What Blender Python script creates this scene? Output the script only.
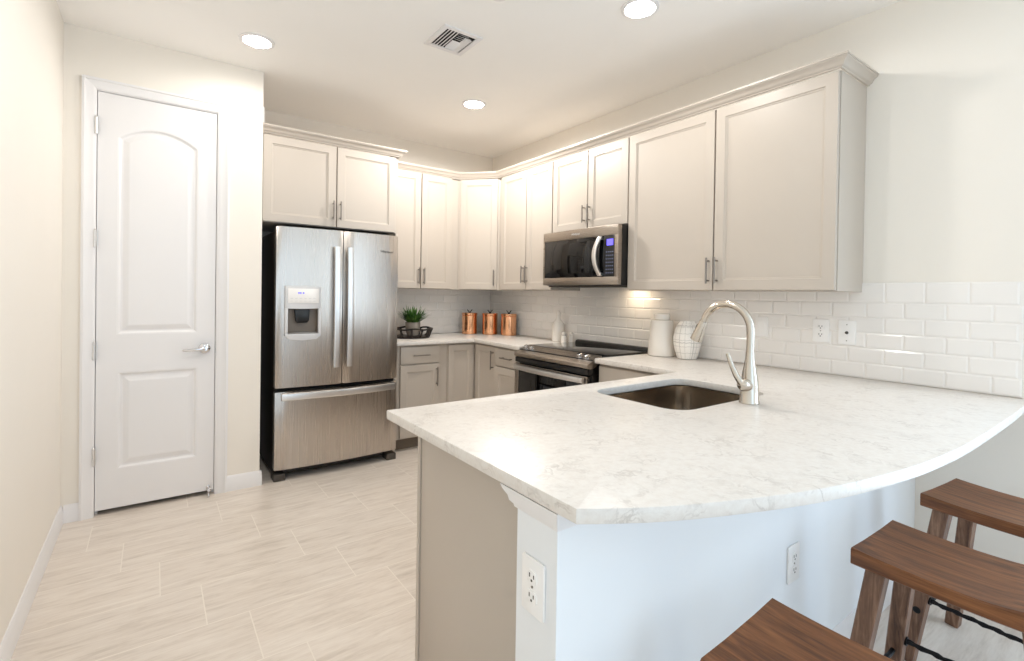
import bpy, bmesh, math, random
from mathutils import Vector, Matrix
for o in list(bpy.data.objects): bpy.data.objects.remove(o)
random.seed(7)
SC = bpy.context.scene
COL = SC.collection
PI = math.pi

# ------------------------------------------------------------------ camera
def setup_camera():
    f, cy = 492.72, 298.71
    yaw, pitch, roll = math.radians(36.0419), math.radians(-0.4987), math.radians(0.8808)
    fwd = Vector((math.sin(yaw), math.cos(yaw), 0)); rt = Vector((math.cos(yaw), -math.sin(yaw), 0)); up = Vector((0, 0, 1))
    f2 = fwd*math.cos(pitch)+up*math.sin(pitch); u2 = up*math.cos(pitch)-fwd*math.sin(pitch)
    r3 = rt*math.cos(roll)+u2*math.sin(roll); u3 = u2*math.cos(roll)-rt*math.sin(roll)
    c = bpy.data.cameras.new('camera'); o = bpy.data.objects.new('camera', c); COL.objects.link(o)
    M = Matrix.Identity(4)
    for i in range(3):
        M[i][0], M[i][1], M[i][2] = r3[i], u3[i], -f2[i]
    M[0][3], M[1][3], M[2][3] = -2.9474, -4.4403, 1.3171
    o.matrix_world = M
    c.sensor_fit = 'HORIZONTAL'; c.sensor_width = 36; c.lens = f/1024*36
    c.shift_y = -(330.5-cy)/1024; c.clip_start = 0.02
    SC.camera = o
setup_camera()

# ------------------------------------------------------------------ world, daylight, exposure
SC.view_settings.view_transform = 'Standard'; SC.view_settings.look = 'None'
SC.view_settings.gamma = 1; SC.view_settings.use_curve_mapping = False
SC.view_settings.exposure = 0.2
SC.cycles.use_denoising = True
SC.cycles.max_bounces = 12; SC.cycles.diffuse_bounces = 8; SC.cycles.caustics_reflective = False; SC.cycles.caustics_refractive = False
SC.cycles.sample_clamp_indirect = 6
W = bpy.data.worlds.new('sky'); SC.world = W; W.use_nodes = True
W.node_tree.nodes['Background'].inputs[0].default_value = (0.78, 0.88, 1.0, 1); W.node_tree.nodes['Background'].inputs[1].default_value = 0.35

DAY_W, CAN_W, LED_W = 20.0, 23.0, 1.3
CAN_COL = (1.0, 0.972, 0.925)
DAY_COL = (0.62, 0.81, 1.0)
def area(name, loc, rot, sx, sy, w, col, shape='RECTANGLE', spread=PI):
    l = bpy.data.lights.new(name, 'AREA'); l.shape = shape; l.size = sx; l.size_y = sy; l.energy = w; l.color = col; l.spread = spread
    o = bpy.data.objects.new(name, l); COL.objects.link(o); o.location = loc; o.rotation_euler = rot
    return o
# lamps standing in for daylight through openings added at the unseen living-room end
area('added_daylight_rear', (-2.45, -6.66, 1.25), (PI/2, 0, 0), 1.5, 2.3, DAY_W, DAY_COL)  # added lamp just outside the invented rear opening
area('added_daylight_right', (.06, -5.3, 1.2), (0, PI/2, 0), 2.2, 1.5, 56.0, DAY_COL)  # added lamp at an invented side opening, brightens the bar end

# ------------------------------------------------------------------ materials
def lin(c):
    f = lambda v: v/12.92 if v <= 0.04045 else ((v+0.055)/1.055)**2.4
    return tuple(f(v/255) for v in c)+(1,)
MATS = {}
class NT:
    def __init__(s, name):
        s.m = bpy.data.materials.new(name); s.m.use_nodes = True; s.t = s.m.node_tree
        s.b = s.t.nodes['Principled BSDF']; MATS[name] = s.m
    def n(s, typ, **kw):
        x = s.t.nodes.new(typ)
        for k, v in kw.items(): setattr(x, k, v)
        return x
    def l(s, a, b): s.t.links.new(a, b)
    def set(s, **kw):
        for k, v in kw.items(): s.b.inputs[k.replace('_', ' ')].default_value = v
        return s
    def math(s, op, a, b=None, clamp=False):
        x = s.n('ShaderNodeMath', operation=op, use_clamp=clamp)
        for i, v in enumerate((a, b)):
            if v is None: continue
            if isinstance(v, (int, float)): x.inputs[i].default_value = v
            else: s.l(v, x.inputs[i])
        return x.outputs[0]
    def coord(s, kind='Object'): return s.n('ShaderNodeTexCoord').outputs[kind]
    def mapping(s, vec, scale=(1, 1, 1), loc=(0, 0, 0), rot=(0, 0, 0)):
        x = s.n('ShaderNodeMapping'); s.l(vec, x.inputs[0]); x.inputs['Scale'].default_value = scale; x.inputs['Location'].default_value = loc; x.inputs['Rotation'].default_value = rot
        return x.outputs[0]
    def noise(s, vec, scale, detail=4, rough=.55, dist=0):
        x = s.n('ShaderNodeTexNoise'); s.l(vec, x.inputs['Vector']); x.inputs['Scale'].default_value = scale; x.inputs['Detail'].default_value = detail
        x.inputs['Roughness'].default_value = rough; x.inputs['Distortion'].default_value = dist
        return x.outputs['Fac']
    def ramp(s, fac, stops):
        x = s.n('ShaderNodeValToRGB'); s.l(fac, x.inputs[0]); e = x.color_ramp.elements
        while len(e) < len(stops): e.new(.5)
        for i, (p, c) in enumerate(stops): e[i].position = p; e[i].color = c
        return x.outputs[0]
    def mix(s, fac, a, b):
        x = s.n('ShaderNodeMix', data_type='RGBA')
        if isinstance(fac, (int, float)): x.inputs[0].default_value = fac
        else: s.l(fac, x.inputs[0])
        for i, v in ((6, a), (7, b)):
            if isinstance(v, tuple): x.inputs[i].default_value = v
            else: s.l(v, x.inputs[i])
        return x.outputs[2]
    def bump(s, h, strength=.1, dist=.01):
        x = s.n('ShaderNodeBump'); x.inputs['Strength'].default_value = strength; x.inputs['Distance'].default_value = dist
        s.l(h, x.inputs['Height']); s.l(x.outputs[0], s.b.inputs['Normal'])
def plain(name, rgb, rough=.5, metal=0, bumps=None, var=.0, **kw):
    t = NT(name); c = lin(rgb)
    t.set(Roughness=rough, Metallic=metal, **kw)
    v = t.coord()
    nz = t.noise(v, 3.0, 3)
    d = tuple(x*(1-.03-var) for x in c[:3])+(1,)
    t.l(t.mix(nz, d, c), t.b.inputs['Base Color'])
    if bumps: t.bump(t.noise(v, bumps[0], 3), bumps[1], bumps[2])
    return t.m
plain('wall_paint', (239, 233, 224), .85, bumps=(260, .06, .002))
plain('ceiling_paint', (250, 248, 245), .9, bumps=(180, .08, .002))
plain('trim_white', (234, 232, 232), .4)
plain('knee_wall_paint', (234, 236, 238), .8, bumps=(260, .05, .002))
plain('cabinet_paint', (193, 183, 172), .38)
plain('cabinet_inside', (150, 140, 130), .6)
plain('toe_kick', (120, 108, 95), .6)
plain('grout', (226, 218, 210), .8)
plain('tile_white', (240, 236, 232), .12)
plain('black_plastic', (16, 14, 13), .35)
plain('fridge_side', (40, 32, 27), .45, bumps=(300, .15, .001))
plain('black_glass', (6, 6, 7), .04)
plain('cooktop_glass', (14, 13, 13), .03)
plain('dark_gap', (12, 10, 9), .8)
plain('dark_grey', (70, 64, 58), .5)
plain('recess_grey', (128, 116, 104), .4)
plain('chrome', (225, 225, 228), .08, 1)
plain('nickel', (205, 197, 186), .22, 1)
plain('pull_metal', (150, 144, 138), .35, 1)
plain('handle_metal', (228, 226, 224), .3, 1)
plain('white_plastic', (244, 242, 240), .3)
plain('light_grey_plastic', (214, 214, 216), .35)
plain('ceramic_white', (238, 232, 224), .22)
plain('iron', (28, 28, 30), .5, .6, bumps=(90, .3, .003))
plain('tray_wood', (30, 22, 18), .4)
plain('pot_stone', (150, 142, 132), .75, bumps=(60, .3, .004), var=.2)
plain('soil', (50, 36, 26), .9)
def emit(name, rgb, s):
    t = NT(name); t.set(Roughness=.4); t.b.inputs['Emission Color'].default_value = rgb; t.b.inputs['Emission Strength'].default_value = s
    t.b.inputs['Base Color'].default_value = (rgb[0]*.5, rgb[1]*.5, rgb[2]*.5, 1)
emit('lens_glow', (1, .965, .91, 1), 45)
emit('task_glow', (1, .85, .65, 1), 4)
emit('screen_blue', lin((110, 100, 255)), 1.2)
emit('led_blue', lin((60, 60, 220)), .9)
emit('key_mark', lin((150, 160, 200)), .25)
def steel(name, rgb, axis, rough=.26, aniso=0.0):
    t = NT(name); t.set(Metallic=1, Roughness=rough)
    t.b.inputs['Base Color'].default_value = lin(rgb)
    sc = {'x': (2, 300, 300), 'y': (300, 2, 300), 'z': (300, 300, 2)}[axis]
    h = t.noise(t.mapping(t.coord(), sc), 1.0, 2)
    r = t.ramp(h, [(0.3, (rough-.015,)*3+(1,)), (.7, (rough+.02,)*3+(1,))]); t.l(r, t.b.inputs['Roughness'])
    t.b.inputs['Anisotropic'].default_value = aniso
    if aniso > 0:
        tg = t.n('ShaderNodeTangent', direction_type='RADIAL', axis='Z'); t.l(tg.outputs[0], t.b.inputs['Tangent'])
steel('stainless', (196, 188, 180), 'z', .28, .7)
steel('stainless_flat', (172, 162, 152), 'x', .28)
steel('sink_steel', (182, 172, 160), 'z', .17)
t = NT('copper'); t.set(Metallic=1, Roughness=.13); t.b.inputs['Base Color'].default_value = lin((245, 184, 142)); t.bump(t.noise(t.coord(), 40, 2), .03, .002)
# floor: large pale plank-like tiles, quarter-staggered, thin pale grout
t = NT('floor_tile'); t.set(Roughness=.32)
P = t.n('ShaderNodeSeparateXYZ'); v = t.coord(); t.l(v, P.inputs[0])
row_f = t.math('DIVIDE', t.math('SUBTRACT', -0.897, P.outputs[1]), .3228)
row = t.math('FLOOR', row_f); fr = t.math('SUBTRACT', row_f, row)
u_f = t.math('DIVIDE', t.math('SUBTRACT', t.math('SUBTRACT', P.outputs[0], -3.21), t.math('MULTIPLY', row, .1478)), .589)
ui = t.math('FLOOR', u_f); uf = t.math('SUBTRACT', u_f, ui)
ex = t.math('MULTIPLY', t.math('MINIMUM', uf, t.math('SUBTRACT', 1.0, uf)), .589)
ey = t.math('MULTIPLY', t.math('MINIMUM', fr, t.math('SUBTRACT', 1.0, fr)), .3228)
edge = t.math('MINIMUM', ex, ey)
g = t.math('LESS_THAN', edge, .0022)
cmb = t.n('ShaderNodeCombineXYZ'); t.l(ui, cmb.inputs[0]); t.l(row, cmb.inputs[1])
wn = t.n('ShaderNodeTexWhiteNoise'); t.l(cmb.outputs[0], wn.inputs['Vector'])
off = t.n('ShaderNodeVectorMath', operation='MULTIPLY_ADD'); t.l(wn.outputs['Color'], off.inputs[0]); off.inputs[1].default_value = (7, 7, 7); t.l(v, off.inputs[2])
grain = t.noise(t.mapping(off.outputs[0], (2.2, 16, 1)), 1.6, 6, .62, .6)
fine = t.noise(t.mapping(off.outputs[0], (8, 60, 1)), 2.0, 4, .6)
mixf = t.math('ADD', t.math('MULTIPLY', grain, .7), t.math('MULTIPLY', fine, .3))
base = t.ramp(mixf, [(.34, lin((200, 188, 176))), (.48, lin((217, 206, 195))), (.66, lin((229, 220, 210)))])
tone = t.n('ShaderNodeHueSaturation'); t.l(base, tone.inputs['Color']); t.l(t.math('ADD', t.math('MULTIPLY', wn.outputs['Value'], .05), .975), tone.inputs['Value'])
t.l(t.mix(g, tone.outputs[0], lin((232, 223, 212))), t.b.inputs['Base Color'])
t.bump(t.math('MINIMUM', t.math('MULTIPLY', edge, 300), 1.0), .12, .002)
# quartz worktop: warm white with fine broken grey-brown veins
t = NT('quartz'); t.set(Roughness=.33)
v = t.coord(); wob = t.noise(v, 6, 3)
mv = t.n('ShaderNodeVectorMath', operation='MULTIPLY_ADD'); cm = t.n('ShaderNodeCombineXYZ')
t.l(wob, cm.inputs[0]); t.l(t.noise(t.mapping(v, loc=(3, 5, 1)), 6, 3), cm.inputs[1]); t.l(t.noise(t.mapping(v, loc=(1, 9, 4)), 6, 3), cm.inputs[2])
t.l(cm.outputs[0], mv.inputs[0]); mv.inputs[1].default_value = (.35, .35, .35); t.l(v, mv.inputs[2])
n1 = t.noise(mv.outputs[0], 12, 5, .6)
vein = t.math('SUBTRACT', 1.0, t.math('MULTIPLY', t.math('ABSOLUTE', t.math('SUBTRACT', n1, .5)), 22), True)
mask = t.ramp(t.noise(v, 11, 3), [(.44, (0, 0, 0, 1)), (.66, (1, 1, 1, 1))])
vm = t.math('MULTIPLY', t.math('MULTIPLY', vein, mask), .5)
cloud = t.mix(t.ramp(t.noise(v, 55, 5, .7), [(.35, (0, 0, 0, 1)), (.6, (1, 1, 1, 1))]), lin((217, 210, 203)), lin((224, 219, 213)))
t.l(t.mix(vm, cloud, lin((168, 158, 150))), t.b.inputs['Base Color'])
# walnut-like wood, grain along the object's own y (seat) or z (leg)
def wood(name, ax, a, b, c):
    t = NT(name); t.set(Roughness=.42)
    sc = {'y': (26, 1.6, 26), 'z': (26, 26, 1.6)}[ax]
    v = t.coord(); info = t.n('ShaderNodeObjectInfo')
    ad = t.n('ShaderNodeVectorMath', operation='MULTIPLY_ADD'); cm = t.n('ShaderNodeCombineXYZ')
    for i in range(3): t.l(info.outputs['Random'], cm.inputs[i])
    t.l(cm.outputs[0], ad.inputs[0]); ad.inputs[1].default_value = (11, 7, 13); t.l(v, ad.inputs[2])
    mp = t.mapping(ad.outputs[0], sc)
    n = t.noise(mp, 1.5, 6, .62, 1.2); n2 = t.noise(t.mapping(ad.outputs[0], tuple(x*5 for x in sc)), 1.5, 3)
    m = t.math('ADD', t.math('MULTIPLY', n, .75), t.math('MULTIPLY', n2, .25))
    t.l(t.ramp(m, [(.34, lin(a)), (.5, lin(b)), (.66, lin(c))]), t.b.inputs['Base Color'])
    t.bump(m, .25, .002)
wood('seat_wood', 'y', (66, 37, 17), (116, 70, 37), (146, 94, 54))
wood('leg_wood', 'z', (72, 48, 34), (112, 80, 60), (146, 112, 88))
t = NT('leaf'); t.set(Roughness=.45)
t.l(t.ramp(t.noise(t.coord(), 25, 3), [(.35, lin((30, 62, 22))), (.55, lin((66, 110, 40))), (.7, lin((120, 155, 70)))]), t.b.inputs['Base Color'])
t = NT('vase_pattern'); t.set(Roughness=.35)
v = t.coord(); s_ = t.n('ShaderNodeSeparateXYZ'); t.l(v, s_.inputs[0])
th = t.math('ARCTAN2', s_.outputs[1], s_.outputs[0])
cb = t.n('ShaderNodeCombineXYZ'); t.l(th, cb.inputs[0]); t.l(s_.outputs[2], cb.inputs[1])
def lines(src, freq, w):
    f = t.math('FRACT', t.math('MULTIPLY', src, freq)); return t.math('LESS_THAN', f, w)
wv = t.math('MULTIPLY', t.math('SUBTRACT', t.noise(cb.outputs[0], 5, 2), .5), .05)
thw = t.math('ADD', th, wv); zw = t.math('ADD', s_.outputs[2], t.math('MULTIPLY', wv, .3))
m1 = t.math('MAXIMUM', lines(thw, 2.2, .07), lines(thw, 0.95, .06)); m2 = t.math('MAXIMUM', lines(zw, 24, .07), lines(zw, 9.3, .05))
mm = t.math('MAXIMUM', m1, m2)
t.l(t.mix(t.math('MULTIPLY', mm, .42), lin((240, 236, 230)), lin((110, 104, 100))), t.b.inputs['Base Color'])

# ------------------------------------------------------------------ mesh builder
class MB:
    def __init__(s): s.bm = bmesh.new()
    def quad(s, vs): return s.bm.faces.new(vs)
    def box(s, x0, x1, y0, y1, z0, z1, bev=0.0, seg=2):
        x0, x1 = min(x0, x1), max(x0, x1); y0, y1 = min(y0, y1), max(y0, y1); z0, z1 = min(z0, z1), max(z0, z1)
        v = [s.bm.verts.new((x, y, z)) for x in (x0, x1) for y in (y0, y1) for z in (z0, z1)]
        fs = [s.bm.faces.new([v[i] for i in q]) for q in ((0, 1, 3, 2), (4, 6, 7, 5), (0, 4, 5, 1), (2, 3, 7, 6), (0, 2, 6, 4), (1, 5, 7, 3))]
        if bev > 0:
            es = list({e for f in fs for e in f.edges})
            bmesh.ops.bevel(s.bm, geom=es, offset=min(bev, .45*min(x1-x0, y1-y0, z1-z0)), segments=seg, profile=.5, affect='EDGES')
        return s
    def prism(s, poly, a0, a1, axis='z', bev=0.0, seg=2):
        def mk(p, a):
            return {'z': (p[0], p[1], a), 'y': (p[0], a, p[1]), 'x': (a, p[0], p[1])}[axis]
        lo = [s.bm.verts.new(mk(p, a0)) for p in poly]; hi = [s.bm.verts.new(mk(p, a1)) for p in poly]
        n = len(poly); fs = [s.bm.faces.new(lo[::-1]), s.bm.faces.new(hi)]
        for i in range(n): fs.append(s.bm.faces.new([lo[i], lo[(i+1) % n], hi[(i+1) % n], hi[i]]))
        if bev > 0:
            es = list({e for f in fs[:2] for e in f.edges})
            bmesh.ops.bevel(s.bm, geom=es, offset=bev, segments=seg, profile=.5, affect='EDGES')
        return s
    def rings(s, loops, cap0=True, cap1=True, closed=True):
        R = [[s.bm.verts.new(p) for p in L] for L in loops]; n = len(R[0])
        for a, b in zip(R, R[1:]):
            for i in range(n if closed else n-1): s.bm.faces.new([a[i], a[(i+1) % n], b[(i+1) % n], b[i]])
        if cap0: s.bm.faces.new(R[0][::-1])
        if cap1: s.bm.faces.new(R[-1])
        return s
    def lathe(s, prof, c=(0, 0, 0), seg=28, axis='z', cap0=True, cap1=True):
        L = []
        for r, h in prof:
            r = max(r, 1e-5); ring = []
            for i in range(seg):
                a = 2*PI*i/seg; p, q = r*math.cos(a), r*math.sin(a)
                ring.append({'z': (c[0]+p, c[1]+q, c[2]+h), 'y': (c[0]+p, c[1]+h, c[2]-q), 'x': (c[0]+h, c[1]+p, c[2]+q)}[axis])
            L.append(ring)
        return s.rings(L, cap0, cap1)
    def tube(s, path, radii, seg=12, flat=None):
        pts = [Vector(p) for p in path]; n = len(pts)
        if not isinstance(radii, (list, tuple)): radii = [radii]*n
        L = []; prev = None
        for i, p in enumerate(pts):
            d = (pts[min(i+1, n-1)]-pts[max(i-1, 0)]).normalized()
            if prev is None:
                ref = Vector((0, 0, 1)) if abs(d.z) < .9 else Vector((1, 0, 0)); a = d.cross(ref).normalized()
            else: a = (prev-d*prev.dot(d)).normalized()
            prev = a; b = d.cross(a)
            L.append([p+(a*math.cos(2*PI*k/seg)+b*math.sin(2*PI*k/seg))*radii[i] for k in range(seg)])
        return s.rings(L)
    def bar(s, p0, p1, w0, w1=None, ref=(1, 0, 0), h0=None, h1=None):
        p0, p1 = Vector(p0), Vector(p1); d = (p1-p0).normalized(); w1 = w0 if w1 is None else w1; h0 = w0 if h0 is None else h0; h1 = w1 if h1 is None else h1
        a = (Vector(ref)-d*d.dot(Vector(ref))).normalized(); b = d.cross(a)
        L = [[p+a*(sx*w/2)+b*(sy*h/2) for sx, sy in ((-1, -1), (1, -1), (1, 1), (-1, 1))] for p, w, h in ((p0, w0, h0), (p1, w1, h1))]
        return s.rings(L)
    def shaker(s, x0, x1, z0, z1, y0=0.0, t=.02, rail=.056):
        def rect(i, y): return [(x0+i, y, z0+i), (x1-i, y, z0+i), (x1-i, y, z1-i), (x0+i, y, z1-i)]
        return s.rings([rect(0, y0+t), rect(0, y0+.0015), rect(.0015, y0), rect(rail, y0), rect(rail+.003, y0+.005), rect(rail+.009, y0+.006), rect(rail+.011, y0+.0095)])
def finish(name, mb, mat, parent=None, origin=(0, 0, 0), angle=35, recalc=True):
    bm = mb.bm
    if recalc: bmesh.ops.recalc_face_normals(bm, faces=bm.faces[:])
    o3 = Vector(origin)
    if o3.length > 0: bmesh.ops.translate(bm, verts=bm.verts[:], vec=-o3)
    me = bpy.data.meshes.new(name); bm.to_mesh(me); bm.free()
    for p in me.polygons: p.use_smooth = len(p.vertices) == 4
    me.set_sharp_from_angle(angle=math.radians(angle))
    me.materials.append(MATS[mat])
    o = bpy.data.objects.new(name, me); COL.objects.link(o)
    if parent is not None: o.parent = parent
    return o
def tag(o, label, cat, group=None):
    o['label'] = label; o['category'] = cat
    if group: o['group'] = group
    return o
def thing(name, label, cat, loc=(0, 0, 0), rotz=0.0, group=None):
    o = bpy.data.objects.new(name, None); COL.objects.link(o); o.location = loc; o.rotation_euler = (0, 0, rotz); o.empty_display_size = .1
    return tag(o, label, cat, group)
def wpart(name, mb, mat, root, parent=None, **kw):      # mesh written in world coordinates, root not rotated
    return finish(name, mb, mat, parent or root, origin=tuple(root.location), **kw)
def struct(name, mb, mat, parent=None, **kw):
    o = finish(name, mb, mat, parent, **kw); o['kind'] = 'structure'; return o
def cut(o, mb):                                          # boolean difference, baked into the mesh
    c = finish('cutter', mb, 'dark_gap', None)
    if o.parent:
        c.parent = o.parent
    md = o.modifiers.new('b', 'BOOLEAN'); md.object = c; md.operation = 'DIFFERENCE'; md.solver = 'EXACT'
    bpy.context.view_layer.update()
    dg = bpy.context.evaluated_depsgraph_get()
    me = bpy.data.meshes.new_from_object(o.evaluated_get(dg)); o.modifiers.clear(); old = o.data; o.data = me
    me.set_sharp_from_angle(angle=math.radians(35))
    bpy.data.objects.remove(c)
def rrect(x0, x1, y0, y1, r, n=8):
    P = []
    for cx, cy, a0 in ((x1-r, y1-r, 0), (x0+r, y1-r, PI/2), (x0+r, y0+r, PI), (x1-r, y0+r, 1.5*PI)):
        for i in range(n+1):
            a = a0+PI/2*i/n; P.append((cx+r*math.cos(a), cy+r*math.sin(a)))
    return P
def text(name, body, size, loc, rot, mat, parent, ext=.0006):
    c = bpy.data.curves.new(name, 'FONT'); c.body = body; c.size = size; c.extrude = ext; c.align_x = 'CENTER'; c.align_y = 'CENTER'
    tmp = bpy.data.objects.new('tmp', c); COL.objects.link(tmp); bpy.context.view_layer.update()
    me = bpy.data.meshes.new_from_object(tmp.evaluated_get(bpy.context.evaluated_depsgraph_get())); bpy.data.objects.remove(tmp)
    me.materials.clear(); me.materials.append(MATS[mat])
    o = bpy.data.objects.new(name, me); COL.objects.link(o); o.parent = parent; o.location = loc; o.rotation_euler = rot
    return o

# ------------------------------------------------------------------ room shell
C = 2.783; XL = -3.36; XE = -2.359; YD = -.754; YR = -6.6
struct('floor', MB().box(XL-.15, .15, YR-.15, .15, -.1, 0), 'floor_tile')
struct('ceiling', MB().box(XL-.15, .15, YR-.15, .15, C, C+.1), 'ceiling_paint')
m = MB(); m.box(0, .12, -4.5, .12, 0, C); m.box(0, .12, YR, -6.1, 0, C); m.box(0, .12, -6.1, -4.5, 2.4, C)  # opening out of view, added to let cool light in
struct('wall_right', m, 'wall_paint')
m = MB()
for y in (-6.1, -5.325, -4.55): m.box(.03, .09, y, y+.05, 0, 2.4)
m.box(.03, .09, -6.1, -4.5, 2.35, 2.4); m.box(.03, .09, -6.1, -4.5, 0, .05)
struct('added_window_2', m, 'trim_white')  # frame of the added side opening, unseen
struct('wall_back', MB().box(XL, 0, 0, .12, 0, C), 'wall_paint')
struct('wall_left', MB().box(XL-.12, XL, YR, 0, 0, C), 'wall_paint')
# rear wall of the living room (behind the camera) with a glazed door opening added for daylight
WX0, WX1 = -3.3, -1.65
m = MB(); m.box(XL, WX0, YR-.12, YR, 0, C); m.box(WX1, 0, YR-.12, YR, 0, C); m.box(WX0, WX1, YR-.12, YR, 2.5, C)
struct('wall_rear', m, 'wall_paint')
m = MB()
for x in (WX0, WX1-.05): m.box(x, x+.05, YR-.1, YR-.04, 0, 2.5)
m.box(WX0, WX1, YR-.1, YR-.04, 2.45, 2.5); m.box(WX0, WX1, YR-.1, YR-.04, 0, .05)
struct('added_window_1', m, 'trim_white')  # frame of the added rear opening, unseen
# wall with the pantry door, and its return beside the refrigerator
DX0, DX1, DZ = -3.213, -2.626, 2.443
m = MB()
m.box(XL, DX0-.012, YD, YD+.11, 0, C); m.box(DX1+.012, XE, YD, YD+.11, 0, C); m.box(DX0-.012, DX1+.012, YD, YD+.11, DZ+.012, C)
m.box(XE-.11, XE, YD+.11, 0, 0, C)
struct('wall_pantry', m, 'wall_paint')
# casing and jamb
m = MB()
def casing(x0, x1, z0, z1, vert):
    if vert:
        inn = x1 if x0 < -3 else x0; s = 1 if x0 < -3 else -1; out = x0 if x0 < -3 else x1
        poly = [(out, YD), (out, YD-.019), (out+s*.012, YD-.021), (out+s*.02, YD-.016), (out+s*.045, YD-.013), (inn-s*.004, YD-.011), (inn, YD-.008), (inn, YD)]
        m.prism(poly, z0, z1, 'z')
casing(-3.281, -3.218, 0, DZ+.07, True); casing(-2.621, -2.552, 0, DZ+.07, True)
zc = DZ+.008
m.prism([(YD, zc), (YD-.008, zc), (YD-.011, zc+.004), (YD-.013, zc+.02), (YD-.016, zc+.045), (YD-.021, zc+.05), (YD-.019, zc+.062), (YD, zc+.062)], -3.281, -2.552, 'x')
m.box(DX0-.012, DX0-.003, YD-.002, YD+.1, 0, DZ+.005); m.box(DX1+.003, DX1+.012, YD-.002, YD+.1, 0, DZ+.005); m.box(DX0-.012, DX1+.012, YD-.002, YD+.1, DZ+.003, DZ+.012)
m.box(DX0-.003, DX0+.01, YD+.045, YD+.1, 0, DZ); m.box(DX1-.01, DX1+.003, YD+.045, YD+.1, 0, DZ)
struct('trim_1', m, 'trim_white')
# the two-panel arched door
def arch(x0, x1, z0, zs, zt, d=0.0, n=18):      # arched outline, inset by d
    P = [(x0+d, z0+d), (x1-d, z0+d)]
    h = zt-zs; w = (x1-x0)/2; R = (w*w+h*h)/(2*h); cx = (x0+x1)/2; cz = zt-R; R -= d; a = math.asin((w-d)/R)
    for i in range(n+1):
        t_ = a-2*a*i/n; P.append((cx+R*math.sin(t_), cz+R*math.cos(t_)))
    return P
def molded_door():
    m = MB(); bm = m.bm; yf = YD+.002; yb = yf+.038
    z0 = .03
    panels = [lambda d: arch(-3.122, -2.722, 1.045, 2.2, 2.278, d), lambda d: [(-3.116+d, .255+d), (-2.718-d, .255+d), (-2.718-d, .825-d), (-3.116+d, .825-d)]]
    def loop(P, y):
        vs = [bm.verts.new((p[0], y, p[1])) for p in P]
        es = [bm.edges.new((vs[i], vs[(i+1) % len(vs)])) for i in range(len(vs))]
        return vs, es
    O, oe = loop([(DX0, z0), (DX1, z0), (DX1, DZ), (DX0, DZ)], yf); alle = list(oe)
    for P in panels:
        L = [loop(P(0), yf)]; alle += L[0][1]
        for d, dep in ((.008, .0015), (.018, .011), (.027, .012), (.052, .0035), (.058, .0025)):
            vs = [bm.verts.new((p[0], yf+dep, p[1])) for p in P(d)]
            pv = L[-1][0]
            for i in range(len(vs)): bm.faces.new([pv[i], pv[(i+1) % len(vs)], vs[(i+1) % len(vs)], vs[i]])
            L.append((vs, None))
        lv = L[-1][0]; zz = [v.co.z for v in lv]; cv = bm.verts.new((sum(v.co.x for v in lv[:2])/2, lv[0].co.y, (min(zz)+max(zz))/2))
        for i in range(len(lv)): bm.faces.new([lv[i], lv[(i+1) % len(lv)], cv])
    bmesh.ops.triangle_fill(bm, use_beauty=True, edges=alle, normal=(0, -1, 0))
    B = [bm.verts.new((v.co.x, yb, v.co.z)) for v in O]
    for i in range(4): bm.faces.new([O[i], O[(i+1) % 4], B[(i+1) % 4], B[i]])
    bm.faces.new(B)
    return m
door = struct('door_1', molded_door(), 'trim_white', angle=5)
door['label'] = 'white two-panel pantry door with arched upper panel'
for z in (2.245, 1.6, .955, .345):
    m = MB(); m.lathe([(.0075, -.048), (.0075, .048)], (DX0-.006, YD-.010, z), 10); m.lathe([(.004, .048), (.006, .052), (.003, .057)], (DX0-.006, YD-.010, z), 10); m.box(DX0-.005, DX0+.004, YD-.004, YD+.001, z-.045, z+.045)
    finish('hinge', m, 'handle_metal', door)
m = MB(); hx, hz = -2.682, .945
m.lathe([(.0, -.018), (.022, -.016), (.031, -.01), (.033, 0)], (hx, YD+.002, hz), 24, 'y'); m.lathe([(.011, -.055), (.012, -.016)], (hx, YD+.002, hz), 16, 'y')
m.tube([(hx, YD-.052, hz), (hx-.02, YD-.056, hz), (hx-.06, YD-.054, hz-.003), (hx-.1, YD-.05, hz-.006), (hx-.118, YD-.047, hz-.004)], [.011, .011, .0085, .008, .006], 12)
dh = finish('door_handle', m, 'chrome', door); dh['label'] = 'chrome lever handle'
finish('strike_plate', MB().box(DX1+.0035, DX1+.009, YD-.0035, YD+.01, .91, .985), 'nickel', door)
m = MB(); m.lathe([(.012, 0), (.012, -.006), (.005, -.01), (.005, -.05), (.011, -.052), (.011, -.062), (.006, -.066)], (-2.655, YD+.002, .05), 14, 'y')
m.tube([(-2.655, YD-.02, .045), (-2.655, YD-.035, .02), (-2.655, YD-.045, .004)], .006, 10)
finish('door_stop', m, 'chrome', door)
# baseboards
def base_prof(h=.125): return [(0, 0), (.014, 0), (.014, h*.7), (.011, h*.76), (.011, h*.86), (.006, h*.95), (.004, h), (0, h)]
def baseboard(name, p0, p1, nrm, h=.11):
    m = MB(); L = []
    for p in (p0, p1): L.append([(p[0]+nrm[0]*o, p[1]+nrm[1]*o, z) for o, z in base_prof(h)])
    m.rings(L); return struct(name, m, 'trim_white')
baseboard('baseboard_left', (XL, YR, 0), (XL, YD, 0), (1, 0), .1)
m = MB()
for a, b in ((XL+.014, -3.2815), (-2.5515, XE+.012)):
    m.rings([[(x, YD-o, z) for o, z in base_prof(.1)] for x in (a, b)])
m.rings([[(XE+o, y, z) for o, z in base_prof(.1)] for y in (YD-.013, -.01)])
struct('baseboard_pantry', m, 'trim_white')
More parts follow.
